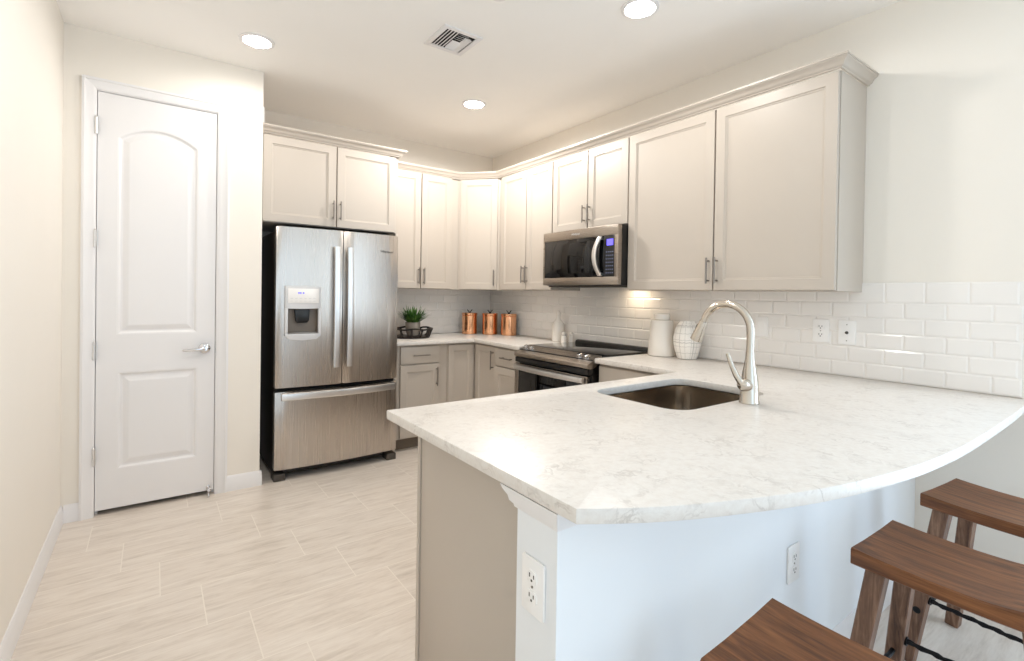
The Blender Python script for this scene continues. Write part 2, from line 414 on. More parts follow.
# half wall under the breakfast bar
KX, KY0, KY1 = -2.273, -3.685, -3.548
struct('wall_peninsula', MB().box(KX, -.001, KY0, KY1, 0, .879), 'knee_wall_paint')
m = MB()    # cap moulding wrapping the end of the half wall
prof = [(0, .833), (.004, .833), (.005, .839), (.010, .845), (.012, .856), (.018, .868), (.021, .879), (0, .879)]
loops = []
for o, z in prof: loops.append([(-2.19, KY1+o*2, z), (KX-o, KY1+o*2, z), (KX-o, KY0-o, z), (-.002, KY0-o, z)])
R = [[m.bm.verts.new(p) for p in L] for L in loops]
for a, b in zip(R, R[1:]+R[:1]):
    for i in range(3): m.bm.faces.new([a[i], a[i+1], b[i+1], b[i]])
m.bm.faces.new([r[0] for r in R]); m.bm.faces.new([r[-1] for r in R][::-1])
struct('trim_2', m, 'trim_white')
m = MB(); m.rings([[(x, KY0-o, z) for o, z in base_prof(.1)] for x in (KX, -.015)])
struct('baseboard_peninsula', m, 'trim_white')
baseboard('baseboard_right', (0, -4.5, 0), (0, KY0-.001, 0), (-1, 0), .1)

# ------------------------------------------------------------------ subway tile backsplash (pattern in one mesh per wall)
def tiles(name, length, to_world, u_joint):
    m = MB(); bm = m.bm; zz = [.9165+.0775*i for i in range(6)]+[1.405]
    W_ = .1573
    def P(u, d, z): return to_world(u, d, z)
    q = [P(0, 0, .9165), P(length, 0, .9165), P(length, 0, 1.404), P(0, 0, 1.404)]
    q2 = [P(0, .006, .9165), P(length, .006, .9165), P(length, .006, 1.404), P(0, .006, 1.404)]
    m.rings([q, q2])
    for r in range(6):
        z0, z1 = zz[r]+.0008, zz[r+1]-.0008
        u = u_joint+(W_/2 if r % 2 else 0)
        u -= math.ceil(u/W_)*W_
        while u < length:
            a, b = max(u+.0008, 0), min(u+W_-.0008, length)
            if b-a > .012:
                g_ = .0075
                L = []
                for i, d in ((0, .0055), (0, .0072), (g_, .0098)):
                    L.append([P(a+i, d, z0+i), P(b-i, d, z0+i), P(b-i, d, z1-i), P(a+i, d, z1-i)])
                m.rings(L, cap0=False)
            u += W_
    return struct(name, m, 'tile_white', angle=15)
tiles('backsplash_right', 4.035, lambda u, d, z: (-d, -u, z), 3.944)
tiles('backsplash_back', 1.332, lambda u, d, z: (-u-.012, -d, z), .09)

# ------------------------------------------------------------------ cabinets
def pull(m, x, z, L, vert=True, y=0.0):
    r = .0055; yo = y-.03
    if vert:
        m.lathe([(r, -L/2), (r, L/2)], (x, yo, z), 12)
        for k in (-1, 1): m.lathe([(.0045, 0), (.0045, .031)], (x, yo, z+k*(L/2-.018)), 10, 'y')
    else:
        m.lathe([(r, -L/2), (r, L/2)], (x, yo, z), 12, 'x')
        for k in (-1, 1): m.lathe([(.0045, 0), (.0045, .031)], (x+k*(L/2-.018), yo, z), 10, 'y')
def cab_door(root, x0, x1, z0, z1, hx=None, hz=None, L=.15, rail=.056, name='door'):
    d = finish(name, MB().shaker(x0, x1, z0, z1, 0, .02, rail), 'cabinet_paint', root)
    if hx is not None:
        m = MB(); pull(m, hx, hz, L); finish('handle', m, 'pull_metal', d)
    return d
def cab_drawer(root, x0, x1, z0, z1, L=.15, handle=True):
    d = finish('drawer', MB().box(x0, x1, 0, .02, z0, z1, .0025, 2), 'cabinet_paint', root)
    if handle:
        m = MB(); pull(m, (x0+x1)/2, (z0+z1)/2, L, False); finish('handle', m, 'pull_metal', d)
RW = -PI/2
UB, UT = 1.357, 2.407
def upper(label, loc, rot, w, h, split, hz, left=.004, right=.004, name='wall_cabinet', depth=.309, L=.15, cat='cabinet'):
    t_ = thing(name, label, cat, loc, rot, 'wall cabinets')
    m = MB(); m.box(0, w, .0215, .0215+depth, 0, h); finish('body', m, 'cabinet_paint', t_)
    g_ = .0045
    cab_door(t_, left, split-g_, .004, h-.006, split-.026, hz, L); cab_door(t_, split+g_, w-right, .004, h-.006, split+.026, hz, L)
    return t_
H = UT-UB
# right wall, local x runs from the corner toward the viewer
upper('tall two-door wall cabinet between the corner cabinet and the microwave', (-.333, -.612, UB), RW, .772, H, .427, .135, left=.044)
upper('short two-door wall cabinet directly above the microwave', (-.333, -1.388, 1.812), RW, .786, UT-1.812, .398, .115, L=.13)
upper('large wide two-door wall cabinet above the sink at the open end of the row', (-.333, -2.178, UB), RW, 1.274, H, .639, .115)
# back wall
upper('two-door wall cabinet above the potted plant beside the refrigerator', (-1.34, -.333, UB), 0, .746, H, .353, .115, right=.082)
# diagonal corner cabinet
DA = math.atan2(.61-.333, .592-.333)
t_ = thing('corner_wall_cabinet', 'single-door diagonal wall cabinet in the corner above the copper canisters', 'cabinet', (-.592, -.333, UB), -DA, 'wall cabinets')
wdg = math.hypot(.592-.333, .61-.333)
def loc45(x, y):   # world -> local of the diagonal cabinet
    dx, dy = x+.592, y+.333; c_, s_4 = math.cos(DA), math.sin(DA); return (dx*c_-dy*s_4, dx*s_4+dy*c_)
poly = [loc45(*p) for p in ((-.591, -.308), (-.311, -.607), (-.003, -.607), (-.003, -.003), (-.591, -.003))]
finish('body', MB().prism(poly, 0, H), 'cabinet_paint', t_)
cab_door(t_, .008, wdg-.008, .004, H-.006, wdg-.034, .115)
# crown moulding: one run over the wall cabinets, one over the refrigerator cabinet
crown_prof = [(0, 0), (.010, 0), (.012, .006), (.020, .010), (.024, .016), (.030, .028), (.044, .036), (.046, .042), (.050, .042), (.050, .051), (0, .051)]
def sweep(path, prof, z0):
    pts = [Vector(p) for p in path]; n = len(pts); m = MB(); loops = []
    for i, p in enumerate(pts):
        dirs = []
        if i > 0: dirs.append((pts[i]-pts[i-1]).normalized())
        if i < n-1: dirs.append((pts[i+1]-pts[i]).normalized())
        ns = [Vector((d.y, -d.x)) for d in dirs]
        k = ns[0] if len(ns) == 1 else (ns[0]+ns[1])/(1+ns[0].dot(ns[1]))
        loops.append([(p.x+k.x*o, p.y+k.y*o, z0+z) for o, z in prof])
    return m.rings(loops)
tag(finish('crown_moulding', sweep([(-1.30, -.334), (-.594, -.334), (-.334, -.612), (-.334, -3.454), (-.002, -3.454)], crown_prof, UT+.0005), 'cabinet_paint'), 'long crown moulding running along the top of the corner and right-hand wall cabinets', 'moulding')
tag(finish('crown_moulding', sweep([(XE+.003, -.672), (-1.353, -.672), (-1.353, -.385)], crown_prof, UT+.0005), 'cabinet_paint'), 'short crown moulding on top of the cabinet over the refrigerator', 'moulding')
# refrigerator surround
upper('two-door cabinet mounted over the stainless refrigerator', (XE+.004, -.671, 1.797), 0, 1.0, UT-1.797, .512, .125, left=.012, right=.022, depth=.645, L=.14)
tag(finish('refrigerator_surround', MB().box(-1.366, -1.346, -.65, -.004, 0, 1.794, .001), 'cabinet_paint'), 'tall narrow end panel between the refrigerator and the base cabinet', 'panel')
# base cabinets
BT = .882
def base_body(t_, w, d=.59, toe=.1, open_top=False):
    m = MB(); m.box(0, w, .0215, d, toe, BT); finish('body', m, 'cabinet_paint', t_)
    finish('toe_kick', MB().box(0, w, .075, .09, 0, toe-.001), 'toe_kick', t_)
t_ = thing('base_cabinet', 'base cabinet with one drawer over one door, under the potted plant', 'cabinet', (-1.344, -.634, 0), 0, 'base cabinets')
base_body(t_, .482); cab_drawer(t_, .045, .40, .724, .866); cab_door(t_, .045, .40, .112, .712, .372, .605, .16)
t_ = thing('corner_base_cabinet', 'corner base cabinet with two doors meeting at a right angle', 'cabinet', (-.861, -.645, 0), 0, 'base cabinets')
m = MB(); m.prism([(.0, .0215), (.2825, .0215), (.2825, -.358), (.855, -.358), (.855, .6), (0, .6)], .1, BT); finish('body', m, 'cabinet_paint', t_)
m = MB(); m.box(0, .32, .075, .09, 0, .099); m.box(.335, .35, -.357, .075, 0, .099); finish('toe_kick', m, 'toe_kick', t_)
cab_door(t_, .003, .259, .112, .866, rail=.052)
d = finish('door', MB(), 'cabinet_paint', t_)
bm_ = MB().shaker(.024, .354, .112, .866, 0, .02, .052); bmesh.ops.rotate(bm_.bm, verts=bm_.bm.verts[:], cent=(0, 0, 0), matrix=Matrix.Rotation(RW, 3, 'Z')); bmesh.ops.translate(bm_.bm, verts=bm_.bm.verts[:], vec=(.261, 0, 0))
bmesh.ops.recalc_face_normals(bm_.bm, faces=bm_.bm.faces[:]); bm_.bm.to_mesh(d.data)
for p in d.data.polygons: p.use_smooth = True
d.data.set_sharp_from_angle(angle=math.radians(35))
m = MB(); pull(m, .312, .755, .16); bmesh.ops.rotate(m.bm, verts=m.bm.verts[:], cent=(0, 0, 0), matrix=Matrix.Rotation(RW, 3, 'Z')); bmesh.ops.translate(m.bm, verts=m.bm.verts[:], vec=(.261, 0, 0)); finish('handle', m, 'pull_metal', d)
t_ = thing('base_cabinet', 'narrow drawer-over-door base cabinet just left of the range', 'cabinet', (-.622, -1.006, 0), RW, 'base cabinets')
base_body(t_, .381); cab_drawer(t_, .005, .374, .724, .866); cab_door(t_, .005, .374, .112, .712, .349, .61, .16)
t_ = thing('base_cabinet', 'plain base cabinet between the range and the sink peninsula', 'cabinet', (-.622, -2.197, 0), RW, 'base cabinets')
base_body(t_, .645); finish('front_panel', MB().box(.012, .64, 0, .02, .112, .866, .0025), 'cabinet_paint', t_)
# peninsula cabinet with its grey end panel
t_ = thing('peninsula_cabinet', 'cabinet run under the sink peninsula, its plain end panel facing the walkway', 'cabinet', (-2.19, -3.545, 0))
m = MB()
for x in (.02, .68, 1.5): m.box(x, x+.018, .005, .665, .1, BT)
m.box(.02, 1.518, .005, .02, .1, BT); m.box(.02, 1.518, .005, .66, .1, .118)
finish('body', m, 'cabinet_paint', t_)
finish('end_panel', MB().box(0, .019, .002, .664, 0, BT, .0015), 'cabinet_paint', t_)
m = MB(); m.box(-.004, .015, .668, .688, 0, BT, .001); finish('edge_strip', m, 'cabinet_paint', t_)
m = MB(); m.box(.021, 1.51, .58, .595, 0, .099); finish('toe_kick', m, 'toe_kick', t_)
for a, b in ((.022, .36), (.365, .69), (.70, 1.10), (1.105, 1.505)):
    m = MB().shaker(-b, -a, .112, .866); bmesh.ops.rotate(m.bm, verts=m.bm.verts[:], cent=(0, 0, 0), matrix=Matrix.Rotation(PI, 3, 'Z')); bmesh.ops.translate(m.bm, verts=m.bm.verts[:], vec=(0, .687, 0))
    finish('door', m, 'cabinet_paint', t_)

# ------------------------------------------------------------------ worktops and sink
ZT, ZB = .914, .883
def slab(outer, hole=None):
    m = MB(); bm = m.bm; es = []
    for P in [outer]+([hole] if hole else []):
        vs = [bm.verts.new((p[0], p[1], ZB)) for p in P]; es += [bm.edges.new((vs[i], vs[(i+1) % len(vs)])) for i in range(len(vs))]
    g_ = bmesh.ops.triangle_fill(bm, use_beauty=True, use_dissolve=False, edges=es, normal=(0, 0, 1))
    fs = [f for f in g_['geom'] if isinstance(f, bmesh.types.BMFace)]
    ex = bmesh.ops.extrude_face_region(bm, geom=fs)
    up_ = [v for v in ex['geom'] if isinstance(v, bmesh.types.BMVert)]
    bmesh.ops.translate(bm, verts=up_, vec=(0, 0, ZT-ZB))
    bmesh.ops.recalc_face_normals(bm, faces=bm.faces[:])
    rim = [e for e in bm.edges if len(e.link_faces) == 2 and abs(e.verts[0].co.z-e.verts[1].co.z) < 1e-6 and abs(e.link_faces[0].normal.dot(e.link_faces[1].normal)) < .5]
    bmesh.ops.bevel(bm, geom=rim, offset=.003, segments=2, profile=.5, affect='EDGES')
    return m
tag(finish('countertop', slab([(-1.344, -.003), (-1.344, -.658), (-.625, -.682), (-.648, -1.389), (-.003, -1.389), (-.003, -.003)]), 'quartz'),
    'white L-shaped quartz countertop in the corner under the copper canisters', 'countertop')
ctrl = [(-2.298, -3.765), (-2.255, -3.793), (-2.165, -3.845), (-2.06, -3.893), (-1.889, -3.957), (-1.741, -4.0), (-1.62, -4.025), (-1.49, -4.046), (-1.34, -4.063), (-1.07, -4.077), (-.6, -4.077), (-.247, -4.07), (-.003, -4.06)]
def catmull(P, n=6):
    out = []
    for i in range(len(P)-1):
        p0, p1, p2, p3 = [Vector(P[max(0, min(len(P)-1, i+k))]) for k in (-1, 0, 1, 2)]
        for j in range(n):
            u = j/n; out.append(tuple(.5*((2*p1)+(p2-p0)*u+(2*p0-5*p1+4*p2-p3)*u*u+(3*p1-p0-3*p2+p3)*u**3)))
    return out+[P[-1]]
SX0, SX1, SY0, SY1 = -1.45, -.815, -3.398, -2.948
tag(finish('countertop', slab([(-.003, -2.195), (-.648, -2.195), (-.648, -2.828), (-2.298, -2.828)]+catmull(ctrl), rrect(SX0, SX1, SY0, SY1, .085)), 'quartz'),
    'large white quartz breakfast-bar countertop with a curved front edge and sink cutout', 'countertop')
t_ = thing('sink', 'undermount stainless steel sink set into the peninsula countertop', 'sink', ((SX0+SX1)/2, (SY0+SY1)/2, ZB-.2))
m = MB(); L = []
for off, z in ((.028, ZB-.0015), (-.004, ZB-.0015), (-.001, ZB-.004), (.003, ZB-.03), (-.006, ZB-.165), (-.02, ZB-.19), (-.05, ZB-.199)):
    L.append([(x, y, z) for x, y in rrect(SX0-off, SX1+off, SY0-off, SY1+off, max(.03, .085+off))])
for off, z in ((-.05, ZB-.2012), (-.018, ZB-.192), (-.003, ZB-.165), (.006, ZB-.03), (.028, ZB-.004)):
    L.append([(x, y, z) for x, y in rrect(SX0-off, SX1+off, SY0-off, SY1+off, max(.03, .085+off))])
# inner skin closed with a floor, outer skin closed below it
m.rings(L[:7], cap0=False, cap1=True); m.rings(L[7:], cap0=True, cap1=False)
wpart('basin', m, 'sink_steel', t_)
m = MB(); m.lathe([(.045, 0), (.043, .003), (.03, .002), (.028, -.001), (0, -.001)], ((SX0+SX1)/2, SY0+.12, ZB-.1985), 24); wpart('drain', m, 'chrome', t_)

# faucet
FX, FY = -1.094, -3.452
t_ = thing('faucet', 'tall brushed nickel gooseneck faucet behind the sink', 'faucet', (FX, FY, ZT))
m = MB(); m.lathe([(.0365, .0005), (.0365, .008), (.034, .012), (.033, .06), (.031, .085), (.028, .105), (.022, .14), (.0165, .175), (.0155, .195)], (FX, FY, ZT), 28); wpart('body', m, 'nickel', t_)
path = [(FX, FY, ZT+.195), (FX, FY-.001, ZT+.23)]
cy_, cz_, ra = FY+.101, 1.190, .102
for i in range(0, 17):
    a = PI-(PI-.28)*i/16; path.append((FX, cy_+ra*math.cos(a), cz_+ra*math.sin(a)))
m = MB(); m.tube(path, .0148, 18); wpart('spout', m, 'nickel', t_)
e = Vector(path[-1]); dv = Vector((0, .036, -.082)).normalized()
m = MB(); m.tube([e, e+dv*.004, e+dv*.03, e+dv*.07, e+dv*.088, e+dv*.09], [.0162, .017, .0185, .0235, .0245, .021], 20)
sh = wpart('spray_head', m, 'nickel', t_)
m = MB(); q = e+dv*.03+Vector((0, .016, .012)); m.tube([q, q+dv*.022], .004, 8); wpart('spray_button', m, 'black_plastic', t_, sh)
m = MB(); hb = Vector((FX, FY, ZT+.068)); hd = Vector((-.80, -.05, .12)).normalized()
m.tube([hb+hd*.02, hb+hd*.05, hb+hd*.062, hb+hd*.07], [.024, .024, .02, .006], 18)
lv = hb+hd*.058
m.tube([lv, lv+Vector((-.004, .022, .03)), lv+Vector((-.006, .042, .07)), lv+Vector((-.006, .058, .112))], [.013, .011, .009, .0075], 12)
wpart('lever_handle', m, 'nickel', t_)

# ------------------------------------------------------------------ refrigerator
FX0, FX1, FF = -2.270, -1.388, -.79
t_ = thing('refrigerator', 'stainless steel french-door refrigerator with a bottom freezer drawer', 'refrigerator', ((FX0+FX1)/2, -.40, 0))
m = MB(); m.box(FX0+.006, FX1-.006, -.695, -.03, .035, 1.735, .004); wpart('body', m, 'fridge_side', t_)
m = MB(); m.box(FX0+.02, FX1-.02, -.70, -.60, .03, .075); wpart('base_grille', m, 'black_plastic', t_)
xc = (FX0+FX1)/2
def bowed(x0, x1, yback, bow, n=10, yf=FF):
    w = (FX1-FX0)/2
    P = [(x1, yback), (x0, yback)]
    for i in range(n+1):
        x = x0+(x1-x0)*i/n; P.append((x, yf+bow*((x-xc)/w)**2))
    return P
SPL = -1.826
dl = wpart('door', MB().prism(bowed(FX0, SPL-.003, -.705, .028), .645, 1.762, 'z', .005), 'stainless', t_)
dr = wpart('door', MB().prism(bowed(SPL+.003, FX1, -.705, .028), .645, 1.762, 'z', .005), 'stainless', t_)
fz = wpart('freezer_drawer', MB().prism(bowed(FX0, FX1, -.705, .028, 18), .078, .617, 'z', .005), 'stainless', t_)
m = MB(); m.box(FX0+.012, FX1-.012, -.72, -.69, .08, 1.75); wpart('gasket', m, 'dark_gap', t_)
for x in (FX0+.055, FX1-.055): m = MB(); m.box(x-.045, x+.045, -.755, -.66, 1.736, 1.757, .004); wpart('hinge_cover', m, 'dark_grey', t_)
def vhandle(x, dpar, lean):
    z0, z1 = .772, 1.642
    m = MB(); n = 14; L = []
    for i in range(n+1):
        f = i/n; z = z0+(z1-z0)*f; y = FF-.052+.012*(2*f-1)**2; xx = x+lean*(f-.5)
        L.append([(xx-.021, y+.012, z), (xx-.019, y-.004, z), (xx, y-.009, z), (xx+.019, y-.004, z), (xx+.021, y+.012, z)])
    m.rings(L)
    for z in (z0+.03, z1-.03): m.box(x-.012, x+.012, FF-.042, FF+.012, z-.02, z+.02)
    wpart('handle', m, 'handle_metal', t_, dpar)
vhandle(-1.876, dl, .0); vhandle(-1.783, dr, .0)
m = MB(); L = []
for i in range(25):
    f = i/24; x = FX0+.035+(FX1-FX0-.07)*f; y = FF-.055+.034*(2*f-1)**2
    L.append([(x, y+.012, .562), (x, y-.006, .567), (x, y-.009, .588), (x, y-.006, .609), (x, y+.012, .614)])
m.rings(L)
for x in (FX0+.07, FX1-.07): m.box(x-.02, x+.02, FF-.03, FF+.035, .575, .605)
wpart('handle', m, 'handle_metal', t_, fz)
# dispenser in the left door
cut(dl, MB().box(-2.198-t_.location.x, -1.998-t_.location.x, -.85-t_.location.y, -.735-t_.location.y, 1.018, 1.196))
def curvy(x0, x1, z0, z1, b):
    n = 10; P = [(x0+(x1-x0)*i/n, z0-b*(1-(2*i/n-1)**2)) for i in range(n+1)]
    return P+[(x1-(x1-x0)*i/n, z1+b*(1-(2*i/n-1)**2)) for i in range(n+1)]
m = MB(); yb = FF+.022
m.prism(curvy(-2.217, -1.981, 1.198, 1.350, .004), FF-.008, yb, 'y', .003)
m.box(-2.217, -2.199, FF-.008, yb, 1.005, 1.198, .002); m.box(-1.997, -1.981, FF-.008, yb, 1.005, 1.198, .002)
m.prism([(-2.217, 1.006), (-2.19, .982), (-2.1, .973), (-2.01, .98), (-1.981, 1.004), (-1.981, 1.018), (-2.217, 1.018)], FF-.012, yb, 'y', .002)
wpart('dispenser_frame', m, 'light_grey_plastic', t_, dl)
m = MB(); m.box(-2.2, -1.996, FF-.0105, FF-.0075, 1.235, 1.335, .002); wpart('control_panel', m, 'white_plastic', t_, dl)
m = MB()
for x in (-2.135, -2.123, -2.104): m.box(x, x+.009, FF-.0125, FF-.0103, 1.300, 1.309)
wpart('display', m, 'led_blue', t_, dl)
m = MB()
for k in range(6): m.box(-2.185+k*.03, -2.168+k*.03, FF-.0118, FF-.0103, 1.265, 1.268); m.box(-2.185+k*.03, -2.168+k*.03, FF-.0118, FF-.0103, 1.247, 1.2495)
wpart('key_markings', m, 'light_grey_plastic', t_, dl)
m = MB(); m.box(-2.197, -1.999, FF+.052, FF+.0545, 1.019, 1.195); m.box(-2.1975, -2.196, FF+.02, FF+.0545, 1.019, 1.195); m.box(-2.0, -1.9985, FF+.02, FF+.0545, 1.019, 1.195); m.box(-2.197, -1.999, FF+.02, FF+.0545, 1.192, 1.1955)
wpart('dispenser_recess', m, 'recess_grey', t_, dl)
m = MB(); m.prism([(-2.15, 1.19), (-2.05, 1.19), (-2.055, 1.11), (-2.07, 1.095), (-2.13, 1.095), (-2.145, 1.11)], FF+.012, FF+.04, 'y', .006); wpart('dispenser_paddle', m, 'black_plastic', t_, dl)
m = MB(); m.prism([(-2.197, 1.019), (-1.999, 1.019), (-1.999, 1.026), (-2.098, 1.032), (-2.197, 1.026)], FF-.004, FF+.05, 'y'); wpart('drip_tray', m, 'pull_metal', t_, dl)
for x in (FX0+.035, FX1-.035):
    m = MB(); m.box(x-.038, x+.038, -.765, -.66, .0, .05, .006); wpart('foot', m, 'dark_grey', t_)
lx = t_.location
lg = text('logo', 'Whirlpool', .026, (-1.487-lx.x, FF+.0132-lx.y, 1.632), (PI/2, 0, .042), 'dark_grey', dr)

# ------------------------------------------------------------------ microwave
MX, MY, MZ0, MZ1, MW = -.425, -1.39, 1.388, 1.806, .786
t_ = thing('microwave', 'over-the-range stainless microwave with black glass door', 'microwave', (MX, MY, MZ0), RW)
MH = MZ1-MZ0
finish('body', MB().box(.004, MW-.002, .04, .405, .004, MH-.002, .003), 'black_plastic', t_)
m = MB(); m.box(0, MW, 0, .038, MH-.072, MH, .004); m.box(0, MW, 0, .038, .006, .062, .004); m.box(0, .018, .001, .038, .06, MH-.07, .001); m.box(MW-.032, MW, 0, .038, .06, MH-.07, .002)
finish('door_frame', m, 'stainless_flat', t_)
dg_ = finish('door', MB().box(.0185, MW-.0325, .003, .037, .0625, MH-.0725, .001), 'black_glass', t_)
finish('window', MB().box(.045, .52, .0015, .0033, .092, MH-.098, .0005), 'cooktop_glass', t_, ).parent = dg_
m = MB(); L = []
for i in range(15):
    f = i/14; z = .068+(MH-.145)*f; y = -.048+.03*(2*f-1)**2; x = .635-.03*(1-(2*f-1)**2)
    L.append([(x-.017, y+.012, z), (x-.014, y-.004, z), (x+.008, y-.006, z), (x+.02, y, z), (x+.018, y+.014, z)])
m.rings(L); m.box(.62, .65, -.02, .004, .07, .09); m.box(.62, .65, -.02, .004, MH-.1, MH-.08)
finish('handle', m, 'handle_metal', t_).parent = dg_
cp = finish('control_panel', MB().box(.655, MW-.035, .0012, .0032, .064, MH-.074, .0005), 'black_plastic', t_)
finish('display', MB().box(.683, .741, -.0002, .0013, MH-.142, MH-.098), 'screen_blue', t_).parent = cp
m = MB()
for r in range(7):
    for c in range(4): m.box(.678+c*.019, .686+c*.019, .0003, .0013, .085+r*.024, .091+r*.024)
k_ = finish('keypad', m, 'key_mark', t_); k_.parent = cp
finish('vent_grille', MB().box(.02, MW-.02, .045, .30, -.008, .0035, .002), 'dark_grey', t_)
finish('cooktop_lamp', MB().box(.56, .68, .31, .37, -.003, .0035, .001), 'task_glow', t_)
text('logo', 'Whirlpool', .021, (.37, -.0006, MH-.036), (PI/2, 0, 0), 'light_grey_plastic', t_)
lamp = area('microwave_task_lamp', (-.13, -2.03, 1.383), (0, 0, 0), .07, .16, LED_W, (1, .8, .55))

# ------------------------------------------------------------------ range
RX, RY, RWD = -.70, -1.398, .786
t_ = thing('range', 'slide-in electric range with black glass cooktop and front knobs', 'range', (RX, RY, 0), RW)
finish('body', MB().box(.004, RWD-.004, .045, .68, .09, .90, .002), 'black_plastic', t_)
m = MB(); m.box(0, RWD, .13, .63, .905, .926, .003); finish('cooktop', m, 'cooktop_glass', t_)
bs = MB(); bs.prism([(.632, .905), (.685, .905), (.685, .943), (.66, .948), (.64, .942), (.632, .928)], 0, RWD, 'x', .002); finish('rear_trim', bs, 'black_plastic', t_)
m = MB(); m.prism([(.128, .924), (.128, .885), (.05, .842), (.012, .842), (-.004, .85), (-.006, .872), (.01, .88)], -.001, RWD+.001, 'x', .002); pnl = finish('control_panel', m, 'stainless_flat', t_)
m = MB(); m.prism([(.128, .884), (.128, .80), (.02, .80), (.004, .806), (.004, .84), (.05, .841)], .002, RWD-.002, 'x', .003); finish('vent_band', m, 'black_plastic', t_)
for x in (.06, .125, RWD-.14, RWD-.075):
    m = MB(); c_ = Vector((x, .069, .902)); nn = Vector((0, -.349, .937))
    m.tube([c_, c_+nn*.004, c_+nn*.006, c_+nn*.026, c_+nn*.03], [.024, .024, .0185, .0175, .014], 20); finish('knob', m, 'chrome', t_)
od = finish('oven_door', MB().box(.003, RWD-.003, .004, .044, .22, .796, .004), 'black_glass', t_)
m = MB(); m.box(.004, RWD-.004, .0, .0045, .775, .794, .002); m.box(.004, .05, .0, .0045, .225, .774, .001); m.box(RWD-.05, RWD-.004, .0, .0045, .225, .774, .001); m.box(.004, RWD-.004, .0, .0045, .225, .30, .001)
finish('door_trim', m, 'stainless_flat', t_).parent = od
m = MB(); L = []
for i in range(17):
    f = i/16; x = .02+(RWD-.04)*f; y = -.05+.025*(2*f-1)**2
    L.append([(x, y+.014, .752), (x, y-.004, .755), (x, y-.008, .772), (x, y-.004, .788), (x, y+.014, .791)])
m.rings(L); m.box(.04, .07, -.035, .002, .76, .784); m.box(RWD-.07, RWD-.04, -.035, .002, .76, .784)
finish('handle', m, 'handle_metal', t_).parent = od
finish('storage_drawer', MB().box(.003, RWD-.003, .006, .044, .095, .212, .004), 'stainless_flat', t_)
finish('toe_kick', MB().box(.02, RWD-.02, .07, .09, 0, .089), 'black_plastic', t_)

# ------------------------------------------------------------------ things on the counters
t_ = thing('serving_tray', 'round black openwork serving tray on the counter under the plant', 'tray', (-1.06, -.30, ZT))
m = MB(); m.lathe([(0, .001), (.165, .001), (.168, .012), (.160, .016), (0, .016)], tuple(t_.location), 40, cap0=False, cap1=False); wpart('base', m, 'tray_wood', t_)
m = MB(); L = []
for i in range(48):
    a = 2*PI*i/48; wv_ = .010*math.sin(a*6); ring = []
    for r, z in ((.176, .074), (.194, .078), (.196, .088), (.178, .090)):
        ring.append((t_.location.x+r*math.cos(a), t_.location.y+r*math.sin(a), ZT+z+wv_*.5))
    L.append(ring)
L.append(L[0]); m.rings(L, False, False); bmesh.ops.remove_doubles(m.bm, verts=m.bm.verts[:], dist=1e-5); wpart('rim', m, 'tray_wood', t_)
for i in range(12):
    a = 2*PI*(i+.25)/12; c_, s_2 = math.cos(a), math.sin(a)
    m = MB(); m.tube([(t_.location.x+r*c_, t_.location.y+r*s_2, ZT+z) for r, z in ((.158, .012), (.17, .03), (.176, .05), (.186, .082))], [.014, .009, .008, .013], 8); wpart('spindle', m, 'tray_wood', t_)
pc = (-1.045, -.305, ZT+.0165)
t_ = thing('potted_plant', 'spiky green potted plant in a grey stone pot on the black tray', 'plant', pc)
m = MB(); m.lathe([(.045, 0), (.052, .004), (.064, .06), (.068, .118), (.066, .122), (.06, .12), (.058, .105), (0, .104)], pc, 28, cap1=False); wpart('pot', m, 'pot_stone', t_)
m = MB(); m.lathe([(.058, .103), (.03, .108), (0, .11)], pc, 20, cap0=False); wpart('soil', m, 'soil', t_)
m = MB()
for i in range(160):
    a = random.uniform(0, 2*PI); tilt = random.uniform(.02, 1)**.7*1.0; Ln = random.uniform(.11, .19)*(1-.12*tilt); w = random.uniform(.007, .011)
    b0 = Vector(pc)+Vector((math.cos(a), math.sin(a), 0))*random.uniform(0, .042)+Vector((0, 0, .105))
    d0 = Vector((math.cos(a)*math.sin(tilt*.8), math.sin(a)*math.sin(tilt*.8), math.cos(tilt*.8))); side = Vector((-math.sin(a), math.cos(a), 0))
    L = []
    for k in range(6):
        f = k/5; p = b0+d0*Ln*f+Vector((math.cos(a), math.sin(a), -.35))*(.035*f*f*tilt); ww = w*(1-f**1.8)*(.75+.6*f)+.0004
        nn = d0.cross(side)*.3
        L.append([p-side*ww, p+nn*ww, p+side*ww, p-nn*ww*.3])
    m.rings(L)
wpart('foliage', m, 'leaf', t_)
def canister(c, label):
    t_ = thing('copper_canister', label, 'canister', c, group='copper canisters')
    h, r = .188, .076
    m = MB(); m.lathe([(r-.004, .0), (r, .004), (r, h-.004), (r-.003, h)], c, 40); wpart('body', m, 'copper', t_)
    m = MB(); m.lathe([(r+.002, h+.0005), (r+.0025, h+.004), (r+.0025, h+.02), (r-.002, h+.025), (0, h+.027)], c, 40); ld = wpart('lid', m, 'copper', t_)
    m = MB(); z = c[2]+h+.026
    for k in (-1, 1): m.tube([(c[0]+k*.004, c[1], z), (c[0]+k*.012, c[1], z+.012), (c[0]+k*.024, c[1], z+.024), (c[0]+k*.027, c[1], z+.03)], .0045, 8)
    m.lathe([(.012, -.001), (.01, .006), (0, .008)], (c[0], c[1], z), 14); wpart('knob', m, 'iron', t_, ld)
canister((-.365, -.17, ZT), 'leftmost copper canister, standing by itself against the back wall tiles')
canister((-.215, -.315, ZT), 'middle copper canister of three in the counter corner')
canister((-.108, -.490, ZT), 'rightmost copper canister, nearest the range')
c = (-.10, -1.215, ZT)
t_ = thing('soap_bottle', 'white ceramic bottle with a slim neck beside the range', 'bottle', c)
